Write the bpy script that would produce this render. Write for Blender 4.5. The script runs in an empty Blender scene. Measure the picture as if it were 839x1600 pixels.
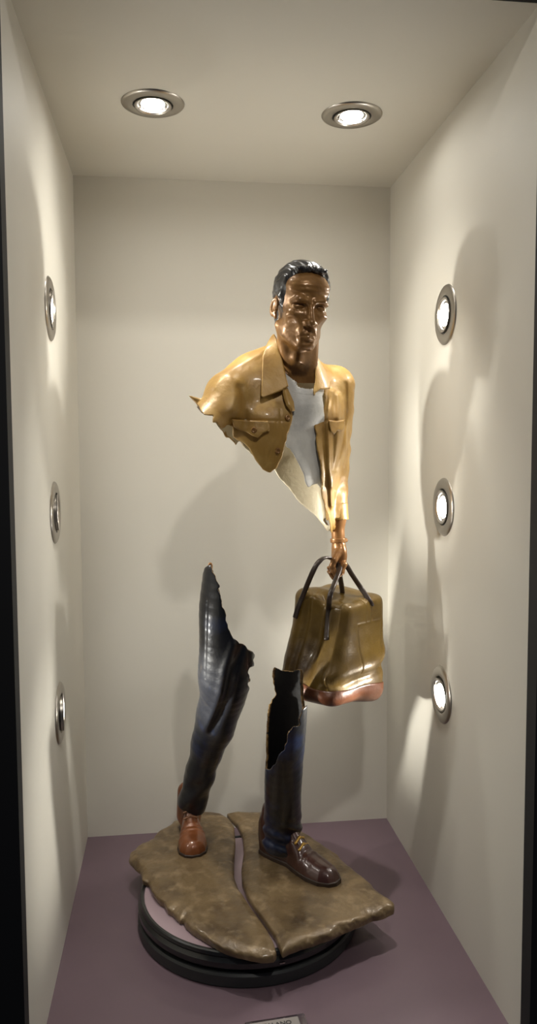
import bpy, bmesh, math
import numpy as np
from mathutils import Matrix, Vector
rng = np.random.default_rng(7)
F4 = np.float32

# ------------------------------------------------------------------ camera
CAM = np.array([.1735, -.8858, .7426]); FPX = 1214.35
PITCH, YAW, ROLL = .0724, .1230, -.0050
NW, NH, ND = .60, 1.2584, .6172           # niche width, height, depth (metres)


def cam_axes():
    a, b, c = PITCH, YAW, ROLL
    f = np.array([math.sin(b)*math.cos(a), math.cos(b)*math.cos(a), -math.sin(a)])
    r = np.array([math.cos(b), -math.sin(b), 0.]); u = np.cross(r, f)
    return math.cos(c)*r+math.sin(c)*u, -math.sin(c)*r+math.cos(c)*u, f


CR, CU, CF = cam_axes()
cd = bpy.data.cameras.new('camera'); cam = bpy.data.objects.new('camera', cd)
bpy.context.scene.collection.objects.link(cam)
M4 = Matrix.Identity(4)
for i in range(3):
    M4[i][0], M4[i][1], M4[i][2], M4[i][3] = CR[i], CU[i], -CF[i], CAM[i]
cam.matrix_world = M4
cd.sensor_width = 36; cd.sensor_fit = 'AUTO'; cd.lens = FPX/1600*36; cd.clip_start = .01
bpy.context.scene.camera = cam
S = bpy.context.scene; COL = S.collection

# ------------------------------------------------------------------ world, exposure
w = bpy.data.worlds.new('world'); S.world = w; w.use_nodes = True
w.node_tree.nodes['Background'].inputs[0].default_value = (.75, .8, 1, 1)
w.node_tree.nodes['Background'].inputs[1].default_value = .02
S.view_settings.view_transform = 'Standard'; S.view_settings.look = 'None'
S.view_settings.gamma = 1; S.view_settings.use_curve_mapping = False
S.view_settings.exposure = 1.02
SPOT_W = 4.4                              # power of each low voltage lamp


def ray(px, py):
    d = CF + CR*(px-419.5)/FPX - CU*(py-800)/FPX
    return d/np.linalg.norm(d)


def at(px, py, y):
    d = ray(px, py); return CAM + d*((y-CAM[1])/d[1])


def atz(px, py, z):
    d = ray(px, py); return CAM + d*((z-CAM[2])/d[2])


# ------------------------------------------------------------------ materials
def mat(name, col, rough=.5, metal=0., coat=0., noise=None, bump=0., bscale=120, spec=.5):
    """noise: list of (colour, scale, low, high) layers mixed over the base colour"""
    m = bpy.data.materials.new(name); m.use_nodes = True; nt = m.node_tree
    b = nt.nodes['Principled BSDF']; L = nt.links
    b.inputs['Base Color'].default_value = (*col, 1); b.inputs['Roughness'].default_value = rough
    b.inputs['Metallic'].default_value = metal; b.inputs['Coat Weight'].default_value = coat
    b.inputs['Coat Roughness'].default_value = .12; b.inputs['Specular IOR Level'].default_value = spec
    tc = nt.nodes.new('ShaderNodeTexCoord'); prev = None
    for (c2, sc, lo, hi) in (noise or []):
        n = nt.nodes.new('ShaderNodeTexNoise'); n.inputs['Scale'].default_value = sc; n.inputs['Detail'].default_value = 6
        L.new(tc.outputs['Object'], n.inputs['Vector'])
        rp = nt.nodes.new('ShaderNodeMapRange'); rp.inputs['From Min'].default_value = lo; rp.inputs['From Max'].default_value = hi
        L.new(n.outputs['Fac'], rp.inputs['Value'])
        mx = nt.nodes.new('ShaderNodeMix'); mx.data_type = 'RGBA'
        L.new(rp.outputs['Result'], mx.inputs['Factor'])
        mx.inputs[7].default_value = (*c2, 1)
        if prev is None: mx.inputs[6].default_value = (*col, 1)
        else: L.new(prev, mx.inputs[6])
        prev = mx.outputs[2]
    if prev is not None: L.new(prev, b.inputs['Base Color'])
    if bump:
        n = nt.nodes.new('ShaderNodeTexNoise'); n.inputs['Scale'].default_value = bscale; n.inputs['Detail'].default_value = 5
        L.new(tc.outputs['Object'], n.inputs['Vector'])
        bp = nt.nodes.new('ShaderNodeBump'); bp.inputs['Strength'].default_value = bump; bp.inputs['Distance'].default_value = .002
        L.new(n.outputs['Fac'], bp.inputs['Height']); L.new(bp.outputs['Normal'], b.inputs['Normal'])
    return m


def emit(name, col, s):
    m = bpy.data.materials.new(name); m.use_nodes = True
    b = m.node_tree.nodes['Principled BSDF']
    b.inputs['Base Color'].default_value = (.8, .8, .8, 1)
    b.inputs['Emission Color'].default_value = (*col, 1); b.inputs['Emission Strength'].default_value = s
    return m


M = dict(
    wall=mat('cream_wall_paint', (.68, .65, .575), .6, noise=[((.66, .63, .555), 3, .4, .7)], bump=.03, bscale=300),
    floor=mat('mauve_paint', (.160, .108, .130), .42, noise=[((.143, .097, .117), 6, .4, .65)], bump=.04, bscale=400),
    black=mat('black_wall_paint', (.006, .006, .007), .7),
    nickel=mat('brushed_nickel', (.42, .39, .35), .32, 1.),
    chrome=mat('polished_reflector', (.75, .75, .76), .12, 1., bump=.25, bscale=700),
    dark=mat('dark_gap', (.02, .02, .02), .6),
    lamp=emit('lit_lamp_glass', (.98, .96, .91), 60.),
    ring=mat('black_plinth_lacquer', (.010, .011, .012), .28, coat=.4, bump=.02),
    ring2=mat('black_plinth_satin', (.030, .033, .034), .45, bump=.03),
    inset=mat('mauve_inset_paint', (.38, .28, .31), .42),
    jacket=mat('ochre_patina', (.36, .205, .046), .46, .10, .12,
               [((.22, .115, .026), 17, .45, .75), ((.46, .29, .085), 45, .5, .8)], .3, 150),
    lining=mat('pale_raw_lining', (.56, .49, .35), .5, .15, .1, [((.36, .29, .17), 30, .5, .8)], .3, 180),
    sleeve_in=mat('brown_sleeve_inside', (.13, .085, .050), .5, .2, .1, bump=.3),
    rim=mat('bright_torn_bronze', (.25, .155, .06), .4, .5, .15, [((.09, .05, .02), 70, .4, .62)], .5, 250),
    skin=mat('copper_skin_patina', (.25, .122, .035), .38, .30, .25, [((.15, .070, .022), 30, .45, .75), ((.36, .20, .07), 70, .55, .85)], .16, 260),
    hand=mat('copper_hand_patina', (.40, .19, .065), .3, .35, .45, [((.26, .12, .04), 50, .45, .75)], .1, 200),
    hair=mat('black_hair_patina', (.022, .021, .022), .33, .2, .3, [((.06, .055, .05), 60, .5, .8)], .15, 250),
    shirt=mat('grey_shirt_patina', (.66, .645, .60), .5, .0, .1, [((.50, .49, .46), 24, .45, .75), ((.76, .745, .70), 50, .5, .8)], .2, 200),
    denim=mat('dark_denim_patina', (.0065, .0075, .011), .36, .1, .3, [((.011, .028, .10), 10, .56, .76), ((.028, .024, .02), 60, .6, .9)], .18, 220),
    denim_in=mat('dark_denim_inside', (.010, .009, .009), .6, .1, 0, bump=.3),
    shoe_l=mat('tan_leather_patina', (.20, .062, .018), .3, .15, .5, [((.09, .028, .01), 24, .45, .75)], .08, 200),
    shoe_r=mat('oxblood_leather_patina', (.062, .022, .016), .3, .15, .5, [((.03, .012, .01), 24, .45, .75)], .08, 200),
    sole=mat('dark_sole', (.030, .016, .010), .5),
    lace_l=mat('tan_lace', (.20, .09, .04), .4), lace_r=mat('golden_lace', (.50, .30, .07), .3, .6),
    slab=mat('earth_patina_slab', (.190, .128, .062), .40, .2, .25,
             [((.085, .052, .024), 20, .44, .70), ((.30, .215, .12), 48, .52, .74)], .7, 110),
    bag=mat('olive_leather_patina', (.155, .090, .013), .40, .2, .35, [((.050, .026, .007), 13, .44, .72), ((.19, .12, .03), 40, .55, .85)], .2, 320),
    bag_base=mat('red_leather_patina', (.125, .040, .015), .38, .12, .35, [((.07, .024, .010), 25, .45, .75)], .2, 320),
    strap=mat('dark_strap_patina', (.065, .048, .040), .33, .3, .35),
    acrylic=mat('clear_acrylic', (.9, .9, .9), .05),
    card=mat('grey_label_card', (.26, .235, .22), .5),
    ink=mat('black_ink', (.01, .01, .012), .5),
)
ab = M['acrylic'].node_tree.nodes['Principled BSDF']
ab.inputs['Transmission Weight'].default_value = 1.; ab.inputs['IOR'].default_value = 1.49


# ------------------------------------------------------------------ object helpers
def tag(o, label=None, cat=None, group=None, kind=None):
    for k, v in (('label', label), ('category', cat), ('group', group), ('kind', kind)):
        if v: o[k] = v
    return o


def empty(name, loc=(0, 0, 0), rot=None):
    o = bpy.data.objects.new(name, None); COL.objects.link(o); o.location = loc; o.empty_display_size = .02
    if rot is not None: o.rotation_euler = rot
    return o


def raw(name, V, faces, mats, parent=None, midx=None, smooth=True, keep=True):
    """one mesh object from world coordinates (kept in place when parented to an Empty)"""
    me = bpy.data.meshes.new(name); V = np.asarray(V, float)
    me.from_pydata(V.tolist(), [], [list(map(int, f)) for f in faces]) if not isinstance(faces, np.ndarray) else quads(me, V, faces)
    for m in (mats if isinstance(mats, (list, tuple)) else [mats]): me.materials.append(m)
    if midx is not None: me.polygons.foreach_set('material_index', np.asarray(midx, np.int32))
    me.polygons.foreach_set('use_smooth', np.full(len(me.polygons), smooth)); me.update()
    o = bpy.data.objects.new(name, me); COL.objects.link(o)
    if parent is not None:
        o.parent = parent
        if keep: o.matrix_parent_inverse = par_inv(parent)
    return o


def par_inv(p):
    m = Matrix.LocRotScale(p.location, p.rotation_euler, p.scale)
    return m.inverted()


def quads(me, V, Q):
    me.vertices.add(len(V)); me.vertices.foreach_set('co', V.astype(F4).ravel())
    me.loops.add(Q.size); me.loops.foreach_set('vertex_index', Q.astype(np.int32).ravel())
    me.polygons.add(len(Q)); me.polygons.foreach_set('loop_start', np.arange(0, Q.size, 4, dtype=np.int32))
    me.polygons.foreach_set('loop_total', np.full(len(Q), 4, np.int32)); me.update(calc_edges=True); me.validate()


def from_bm(name, bm, m, parent=None, smooth=False, keep=True):
    me = bpy.data.meshes.new(name); bm.normal_update(); bm.to_mesh(me); bm.free()
    for x in (m if isinstance(m, (list, tuple)) else [m]): me.materials.append(x)
    me.polygons.foreach_set('use_smooth', np.full(len(me.polygons), smooth))
    o = bpy.data.objects.new(name, me); COL.objects.link(o)
    if parent is not None:
        o.parent = parent
        if keep: o.matrix_parent_inverse = par_inv(parent)
    return o


def box_bm(lo, hi, bevel=0):
    bm = bmesh.new(); bmesh.ops.create_cube(bm, size=1)
    lo, hi = Vector(lo), Vector(hi)
    for v in bm.verts: v.co = Vector([(lo[i]+hi[i])/2+v.co[i]*(hi[i]-lo[i]) for i in range(3)])
    if bevel: bmesh.ops.bevel(bm, geom=bm.edges[:], offset=bevel, segments=2, affect='EDGES')
    return bm


def lathe(profile, n=72, closed=False):
    """revolve (r, z) pairs about z; r=0 ends close with a fan"""
    V, Fc, rows = [], [], []
    for r, z in profile:
        if r < 1e-7: rows.append([len(V)]); V.append((0, 0, z))
        else:
            rows.append(list(range(len(V), len(V)+n)))
            V += [(r*math.cos(2*math.pi*i/n), r*math.sin(2*math.pi*i/n), z) for i in range(n)]
    pairs = list(zip(rows[:-1], rows[1:])) + ([(rows[-1], rows[0])] if closed else [])
    for a, b in pairs:
        for i in range(n):
            j = (i+1) % n
            if len(a) == 1: Fc.append((a[0], b[j], b[i]))
            elif len(b) == 1: Fc.append((a[i], a[j], b[0]))
            else: Fc.append((a[i], a[j], b[j], b[i]))
    return V, Fc


def sharp(o, ang=35):
    me = o.data; bm = bmesh.new(); bm.from_mesh(me)
    bmesh.ops.recalc_face_normals(bm, faces=bm.faces[:])
    for e in bm.edges: e.smooth = not (len(e.link_faces) == 2 and e.calc_face_angle(0) > math.radians(ang))
    bm.to_mesh(me); bm.free(); return o


# ------------------------------------------------------------------ the niche
T = .03
def slab_obj(name, lo, hi, m): return tag(from_bm(name, box_bm(lo, hi), m), kind='structure')
slab_obj('floor', (-T, .0, -T), (NW+T, ND+T, 0), M['floor'])
slab_obj('ceiling', (-T, .0, NH), (NW+T, ND+T, NH+T), M['wall'])
slab_obj('wall_back', (0, ND, 0), (NW, ND+T, NH), M['wall'])
slab_obj('wall_left', (-T, 0, 0), (0, ND+T, NH), M['wall'])
slab_obj('wall_right', (NW, 0, 0), (NW+T, ND+T, NH), M['wall'])
bm = bmesh.new()
for lo, hi in (((-.9, -.025, -.5), (0, -.0005, 1.75)), ((NW, -.025, -.5), (NW+.9, -.0005, 1.75)),
               ((0, -.025, NH), (NW, -.0005, 1.75)), ((0, -.025, -.5), (NW, -.0005, -.002))):
    b2 = box_bm(lo, hi); me = bpy.data.meshes.new('t'); b2.to_mesh(me); b2.free(); bm.from_mesh(me); bpy.data.meshes.remove(me)
tag(from_bm('wall_front', bm, M['black']), kind='structure')


# ------------------------------------------------------------------ recessed lamps
def lamp_proto():
    rt = empty('recessed_spotlight')
    P = lambda nm, pr, m, par=rt, closed=False: sharp(raw(nm, *lathe(pr, 64, closed), m, par, keep=False))
    # local +z points out of the wall; z = 0 is the wall face
    P('rim', [(.0290, .0002), (.0295, .0030), (.0315, .0040), (.0420, .0034), (.0452, .0018), (.0462, .0002)], M['nickel'])
    P('gap', [(.0262, .0004), (.0292, .0004), (.0292, .0010), (.0262, .0010)], M['dark'], closed=True)
    g = P('gimbal_ring', [(.0262, .0006), (.0262, .0042), (.0272, .0052), (.0248, .0054), (.0222, .0034), (.0214, .0008)], M['nickel'])
    rf = P('reflector', [(.0214, .0008), (.0190, .0014), (.0150, .0009), (.0100, .0006), (.0080, .0006), (0, .0006)], M['chrome'])
    P('lens', [(.0172, .0013), (.0160, .0022), (.0120, .0027), (.0060, .0024), (0, .0030)], M['lamp'], rf)
    for k in range(3):
        a = 2*math.pi*k/3+.5; b2 = box_bm((-.0016, -.0022, 0), (.0016, .0022, .0018), .0004)
        b2.transform(Matrix.Translation((.0203*math.cos(a), .0203*math.sin(a), .0012)) @ Matrix.Rotation(a, 4, 'Z'))
        from_bm('clip', b2, M['nickel'], g, keep=False)
    return rt


def copy_tree(o, parent=None):
    c = o.copy(); COL.objects.link(c)
    if parent is not None: c.parent = parent
    for ch in list(o.children): copy_tree(ch, c)
    return c


LAMPS = [  # position, wall normal, aim point, power factor, cone (degrees), label
    ((0, .293, .957), (1, 0, 0), (.60, .335, .900), 1.0, 48, 'round nickel spotlight on the left wall, topmost of its three'),
    ((0, .293, .660), (1, 0, 0), (.36, .355, .685), 1.2, 38, 'round nickel spotlight on the left wall, middle of its three'),
    ((0, .293, .357), (1, 0, 0), (.60, .50, .370), 2.0, 52, 'round nickel spotlight on the left wall, lowest of its three'),
    ((NW, .300, .960), (-1, 0, 0), (0, .29, .975), 1.2, 44, 'round nickel spotlight on the right wall, topmost of its three, beside the head shadow'),
    ((NW, .300, .660), (-1, 0, 0), (0, .28, .640), .30, 50, 'round nickel spotlight on the right wall, middle of its three, level with the jacket sleeve'),
    ((NW, .300, .357), (-1, 0, 0), (0, .20, .290), 1.0, 44, 'round nickel spotlight on the right wall, lowest of its three, beside the travel bag'),
    ((.153, .305, NH), (0, 0, -1), (.165, .20, 0), 1.3, 64, 'round nickel spotlight in the ceiling, the left one of two'),
    ((.452, .311, NH), (0, 0, -1), (.47, .18, 0), 2.0, 58, 'round nickel spotlight in the ceiling, the right one of two'),
]
proto = lamp_proto()
for i, (p, n, aim, pw, cone, lab) in enumerate(LAMPS):
    o = proto if i == 0 else copy_tree(proto)
    o.location = p; o.rotation_euler = Vector(n).to_track_quat('Z', 'Y').to_euler()
    tag(o, lab, 'spotlight', 'recessed spotlights')
    tl = o.matrix_basis.to_3x3().inverted() @ (Vector(aim)-Vector(p)).normalized()
    for ch in o.children:                 # the gimbals lean a little towards what they light
        if ch.name.startswith(('gimbal', 'reflector')): ch.rotation_euler = (-tl.y*.5, tl.x*.5, 0)
    ld = bpy.data.lights.new('spot_beam', 'SPOT'); ld.energy = SPOT_W*pw; ld.color = (.98, .95, .865)
    ld.spot_size = math.radians(cone); ld.spot_blend = 1.; ld.shadow_soft_size = .012
    lo = bpy.data.objects.new('spot_beam', ld); COL.objects.link(lo)
    q = Vector(p)+Vector(n)*.007; lo.location = q
    lo.rotation_euler = (Vector(aim)-q).to_track_quat('-Z', 'Y').to_euler()

# a ceiling spot of the dark hall in front of the niche, high up behind the viewer's shoulder
hd = bpy.data.lights.new('hall_spot', 'SPOT'); hd.energy = 10.; hd.color = (1., .96, .89); hd.spot_size = math.radians(75); hd.spot_blend = 1.; hd.shadow_soft_size = .03
ho = bpy.data.objects.new('hall_spot', hd); COL.objects.link(ho); ho.location = (.38, -.80, 1.575)
ho.rotation_euler = (Vector((.33, .3, .6))-ho.location).to_track_quat('-Z', 'Y').to_euler()

# ------------------------------------------------------------------ turntable
DX, DY, DR = .2845, .318, .1745
tt = empty('turntable', (DX, DY, 0)); tag(tt, 'low round black turntable with mauve inset top under the sculpture', 'turntable')
def disc(nm, pr, m, n=128): return sharp(raw(nm, *lathe(pr, n), m, tt, keep=False), 30)
disc('base_ring', [(0, 0), (DR-.002, 0), (DR, .002), (DR, .017), (DR-.0025, .020), (DR-.010, .0205), (0, .0205)], M['ring2'])
disc('spindle_gap', [(DR-.009, .0200), (DR-.009, .0262)], M['ring'])
disc('top_ring', [(0, .0255), (DR-.004, .0255), (DR-.001, .028), (DR-.0005, .036), (DR-.003, .039), (DR-.0045, .041), (DR-.003, .044), (DR-.004, .0485), (DR-.006, .0498), (DR-.0095, .0498), (DR-.0110, .0470), (0, .0470)], M['ring'])
disc('inset_top', [(0, .0476), (DR-.0108, .0476), (DR-.0108, .0470), (0, .0470)], M['inset'])

sa = math.atan2(-.155, .03)
b = box_bm((-.0012, -.0040, -.0011), (.0012, .0040, .0011), .0004); b.transform(Matrix.Translation(((DR-.0004)*math.cos(sa), (DR-.0004)*math.sin(sa), .032)) @ Matrix.Rotation(sa, 4, 'Z'))
from_bm('rim_pin', b, M['nickel'], tt, keep=False)

# ------------------------------------------------------------------ placard
pc = atz(434, 1604.5, .012)
pl = empty('name_placard', (pc[0], pc[1], 0), (0, 0, math.radians(5)))
tag(pl, 'small clear acrylic name placard with black lettering at the front of the floor', 'placard')
b = box_bm((-.040, -.020, .0), (.040, .020, .010), .001); b.transform(Matrix.Translation((0, 0, .0002))); from_bm('acrylic_block', b, M['acrylic'], pl, keep=False)
from_bm('label_card', box_bm((-.034, -.016, .0105), (.030, .0145, .0109)), M['card'], pl, keep=False)
fc = bpy.data.curves.new('lettering', 'FONT'); fc.body = 'CATALANO'; fc.size = .0095; fc.extrude = .0001; fc.offset = .0002; fc.align_x = 'CENTER'
fo = bpy.data.objects.new('lettering', fc); COL.objects.link(fo)
dg = bpy.context.evaluated_depsgraph_get(); me = bpy.data.meshes.new_from_object(fo.evaluated_get(dg)); bpy.data.objects.remove(fo)
me.materials.clear(); me.materials.append(M['ink']); lt = bpy.data.objects.new('lettering', me); COL.objects.link(lt); lt.parent = pl
lt.location = (-.006, .003, .0111)


# ================================================================== SDF toolkit
def V3(*a): return np.array(a, F4)
def ln(P): return np.sqrt((P*P).sum(1))
def sph(P, c, r): return ln(P-V3(*c))-r
def ell(P, c, r, R=None):
    q = P-V3(*c)
    if R is not None: q = q@R.astype(F4)
    r = V3(*r); a = ln(q/r); g = ln(q/(r*r)); return a*(a-1)/np.maximum(g, 1e-6)
def cap(P, a, b, r0, r1=None):
    a, b = V3(*a), V3(*b); r1 = r0 if r1 is None else r1
    d = b-a; t = np.clip(((P-a)@d)/max(float(d@d), 1e-12), 0, 1)
    return ln(P-a-t[:, None]*d)-(r0+(r1-r0)*t)
def smin(a, b, k):
    h = np.maximum(k-np.abs(a-b), 0)/k; return np.minimum(a, b)-h*h*k*.25
def smax(a, b, k): return -smin(-a, -b, k)
def chain(P, pts, rad, k):
    d = None
    for i in range(len(pts)-1):
        c = cap(P, pts[i], pts[i+1], rad[i], rad[i+1]); d = c if d is None else smin(d, c, k)
    return d
def dense(pts, rad, m=4):
    pts = np.asarray(pts, float); n = len(pts); C, Rr = [], []
    for i in range(n-1):
        p0, p1, p2, p3 = pts[max(i-1, 0)], pts[i], pts[i+1], pts[min(i+2, n-1)]
        for t in np.linspace(0, 1, m, endpoint=False):
            C.append(.5*((2*p1)+(-p0+p2)*t+(2*p0-5*p1+4*p2-p3)*t*t+(-p0+3*p1-3*p2+p3)*t**3))
            Rr.append(rad[i]+(rad[i+1]-rad[i])*(3*t*t-2*t**3))
    return C+[pts[-1]], Rr+[rad[-1]]
def rbox(P, c, h, r, R=None):
    q = P-V3(*c)
    if R is not None: q = q@R.astype(F4)
    q = np.abs(q)-(V3(*h)-r)
    return ln(np.maximum(q, 0))+np.minimum(q.max(1), 0)-r
def poly2(U, pts):
    """signed distance to a closed polygon, U is (N,2)"""
    pts = np.asarray(pts, F4); d = np.full(len(U), 1e9, F4); ins = np.zeros(len(U), bool); n = len(pts)
    for i in range(n):
        a, b = pts[i], pts[(i+1) % n]; e = b-a; v = U-a
        t = np.clip((v@e)/max(float(e@e), 1e-12), 0, 1); q = v-t[:, None]*e
        d = np.minimum(d, (q*q).sum(1))
        c = ((a[1] > U[:, 1]) != (b[1] > U[:, 1]))
        if abs(e[1]) > 1e-9: ins ^= c & (U[:, 0] < e[0]*(U[:, 1]-a[1])/e[1]+a[0])
    d = np.sqrt(d); return np.where(ins, -d, d)
def line2(U, pts):
    pts = np.asarray(pts, F4); d = np.full(len(U), 1e9, F4)
    for a, b in zip(pts[:-1], pts[1:]):
        e = b-a; v = U-a; t = np.clip((v@e)/max(float(e@e), 1e-12), 0, 1); q = v-t[:, None]*e
        d = np.minimum(d, (q*q).sum(1))
    return np.sqrt(d)
_nz = [(rng.normal(size=3)/1.3, rng.uniform(0, 6.28)) for _ in range(7)]
def nz(P, s):
    """smooth pseudo noise in about -1..1, s = feature frequency (1/m)"""
    o = 0
    for i, (k, ph) in enumerate(_nz):
        o = o+np.sin(P@(k*s*2.2).astype(F4)+ph+(.9*np.sin(P@(np.roll(k, 1)*s*1.7).astype(F4)+2*ph)))
    return (o/3.2).astype(F4)
def smooth(x, a, b):
    t = np.clip((x-a)/(b-a), 0, 1); return t*t*(3-2*t)
def bump(d, wd): return np.exp(-(d/wd)**2)


def net(f, lo, hi, h, B=8, lip=1.6):
    """naive surface nets of f<0 on a block sparse grid -> vertices, quads"""
    lo = np.asarray(lo, float); n = (np.ceil((np.asarray(hi)-lo)/h/B).astype(int))*B
    nb = n//B
    ci = np.stack(np.meshgrid(*[np.arange(k) for k in nb], indexing='ij'), -1).reshape(-1, 3)
    cc = (lo+(ci*B+(B-1)/2)*h).astype(F4); dc = f(cc)
    G = np.repeat(np.repeat(np.repeat(dc.reshape(nb), B, 0), B, 1), B, 2).astype(F4)
    act = ci[np.abs(dc) < B*h*.9*lip]
    off = np.stack(np.meshgrid(*[np.arange(B)]*3, indexing='ij'), -1).reshape(-1, 3)
    for s in range(0, len(act), 600):
        idx = (act[s:s+600, None, :]*B+off[None]).reshape(-1, 3)
        G[idx[:, 0], idx[:, 1], idx[:, 2]] = f((lo+idx*h).astype(F4))
    ins = G < 0
    c8 = [(i, j, k) for i in (0, 1) for j in (0, 1) for k in (0, 1)]
    sl = lambda A, c: A[c[0]:n[0]-1+c[0], c[1]:n[1]-1+c[1], c[2]:n[2]-1+c[2]]
    cnt = sum(sl(ins, c).astype(np.int8) for c in c8)
    cells = np.argwhere((cnt > 0) & (cnt < 8))
    vid = np.full(n-1, -1, np.int64); vid[tuple(cells.T)] = np.arange(len(cells))
    pos = np.zeros((len(cells), 3)); m = np.zeros(len(cells))
    val = {c: G[cells[:, 0]+c[0], cells[:, 1]+c[1], cells[:, 2]+c[2]] for c in c8}
    for a in c8:
        for ax in range(3):
            if a[ax]: continue
            b = list(a); b[ax] = 1; b = tuple(b); va, vb = val[a], val[b]
            x = (va < 0) != (vb < 0); t = va/np.where(x, va-vb, 1)
            q = np.array(a, float)+np.zeros((len(cells), 3)); q[:, ax] += t
            pos[x] += q[x]; m[x] += 1
    V = lo+(cells+pos/m[:, None])*h
    Q = []
    for ax in range(3):
        u, v = (ax+1) % 3, (ax+2) % 3
        A = ins[tuple(slice(0, -1) if i == ax else slice(None) for i in range(3))]
        Bq = ins[tuple(slice(1, None) if i == ax else slice(None) for i in range(3))]
        e = np.argwhere(A != Bq)
        e = e[(e[:, u] > 0) & (e[:, v] > 0) & (e[:, u] < n[u]-1) & (e[:, v] < n[v]-1)]
        fl = A[tuple(e.T)]
        def g(du, dv):
            k = e.copy(); k[:, u] -= du; k[:, v] -= dv; return vid[tuple(k.T)]
        q = np.stack([g(1, 1), g(0, 1), g(0, 0), g(1, 0)], 1)
        q[~fl] = q[~fl][:, ::-1]; Q.append(q)
    Q = np.concatenate(Q); Q = Q[(Q >= 0).all(1)]
    return V, Q


def sculpt(name, f, lo, hi, h, mats, parent, pick=None, relax=1):
    V, Q = net(f, lo, hi, h)
    for _ in range(relax):            # light tangential smoothing of the net
        acc = np.zeros_like(V); c = np.zeros(len(V))
        for i in range(4):
            for j in (1, 3):
                np.add.at(acc, Q[:, i], V[Q[:, (i+j) % 4]]); np.add.at(c, Q[:, i], 1)
        V = V*.5+.5*acc/np.maximum(c, 1)[:, None]
    mi = None
    if pick is not None: mi = pick(V[Q].mean(1).astype(F4))
    return raw(name, V, Q, mats, parent, mi)


def march(f, px, py, t0=.9, t1=1.6):
    """first hit of the pixel ray with f, or its closest approach"""
    d = ray(px, py); t = t0; best = (1e9, t0)
    for _ in range(160):
        v = float(f((CAM+d*t)[None].astype(F4))[0])
        if v < best[0]: best = (v, t)
        if v < 2e-4: break
        t += max(v*.6, 6e-4)
        if t > t1: break
    return CAM+d*best[1]


class View:
    """parallel projection along the mean line of sight to c, used to lay out tears and seams on a form"""
    def __init__(s, c):
        c = np.asarray(c, float); s.c = c; d = c-CAM; s.d = d/np.linalg.norm(d)
        s.u = np.cross(s.d, [0, 0, 1]); s.u /= np.linalg.norm(s.u); s.w = np.cross(s.u, s.d)
        s.M = np.stack([s.u, s.w], 1).astype(F4)
    def uv(s, P): return (P-s.c.astype(F4))@s.M
    def pts(s, f, pix): return np.array([s.uv(march(f, *p)[None].astype(F4))[0] for p in pix], F4)


statue = empty('bronze_sculpture', (DX, DY, .0476))
tag(statue, 'bronze walking man with hollow missing middle, ochre jacket and travel bag', 'sculpture')
# frame of the torso and its bare form
TY = math.radians(20)
TS = np.array([math.cos(TY), math.sin(TY), 0]); TF = np.array([math.sin(TY), -math.cos(TY), 0])   # sideways, forward
TC = at(440, 600, .295)                    # level of the shoulders
TRM = np.stack([TS, -TF, [0, 0, 1]], 1)     # columns: side, back, up


def tq(P): return (P-TC.astype(F4))@TRM.astype(F4)
def tw(s, b, z): return TC+TRM@np.array([s, b, z])
SH_L = tw(-.088, .002, -.022); SH_R = at(521, 605, .332)
EL_R = at(523, 700, .350); CU_R = at(527, 806, .342); WR_R = at(529, 850, .340)
EL_L = at(322, 668, .225)
JT = .0042                                  # thickness of the cast shell
TV = View(at(450, 680, .28))


def torso(P):
    q = tq(P); s, b, z = q[:, 0], q[:, 1], q[:, 2]
    d = ell(q, (.004, .002, -.075), (.100, .064, .125))
    # tapering body below the chest
    t = np.clip((-z-.06)/.20, 0, 1)
    ca = .090-.012*t; cb = .058-.010*t; cs = .004+.014*t; c0 = .004+.014*t
    r = np.sqrt(((s-cs)/ca)**2+((b-c0)/cb)**2)
    body = smax((r-1)*cb*.92, np.maximum(z+.05, -z-.33), .02)
    d = smin(d, body, .03)
    d = smin(d, chain(P, [tw(-.088, .006, -.022), tw(-.045, .012, .004), tw(.0, .014, .016), tw(.045, .012, .004), tw(.080, .006, -.024)],
                      [.030, .034, .038, .034, .030], .02), .03)
    return d


# ================================================================== head and neck
def Rot(yaw, pitch, roll):
    return np.array(Matrix.Rotation(yaw, 3, 'Z') @ Matrix.Rotation(pitch, 3, 'X') @ Matrix.Rotation(roll, 3, 'Y'))
HS = .00502                                 # metres per head unit (one life-size centimetre)
HC = at(470, 481, .228); HR = Rot(math.radians(9), math.radians(13), math.radians(3))
def hq(P): return ((P-HC.astype(F4))@HR.astype(F4))/F4(HS)
def hp(x, y, z): return HC+HR@np.array([x, y, z])*HS
NB = at(466, 606, .275)                     # root of the neck


def skull(q):
    d = ell(q, (0, 1.6, 3.9), (7.4, 9.3, 8.0))
    d = smin(d, ell(q, (0, -3.6, -3.2), (5.5, 5.6, 8.2)), 2.4)
    return d


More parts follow.
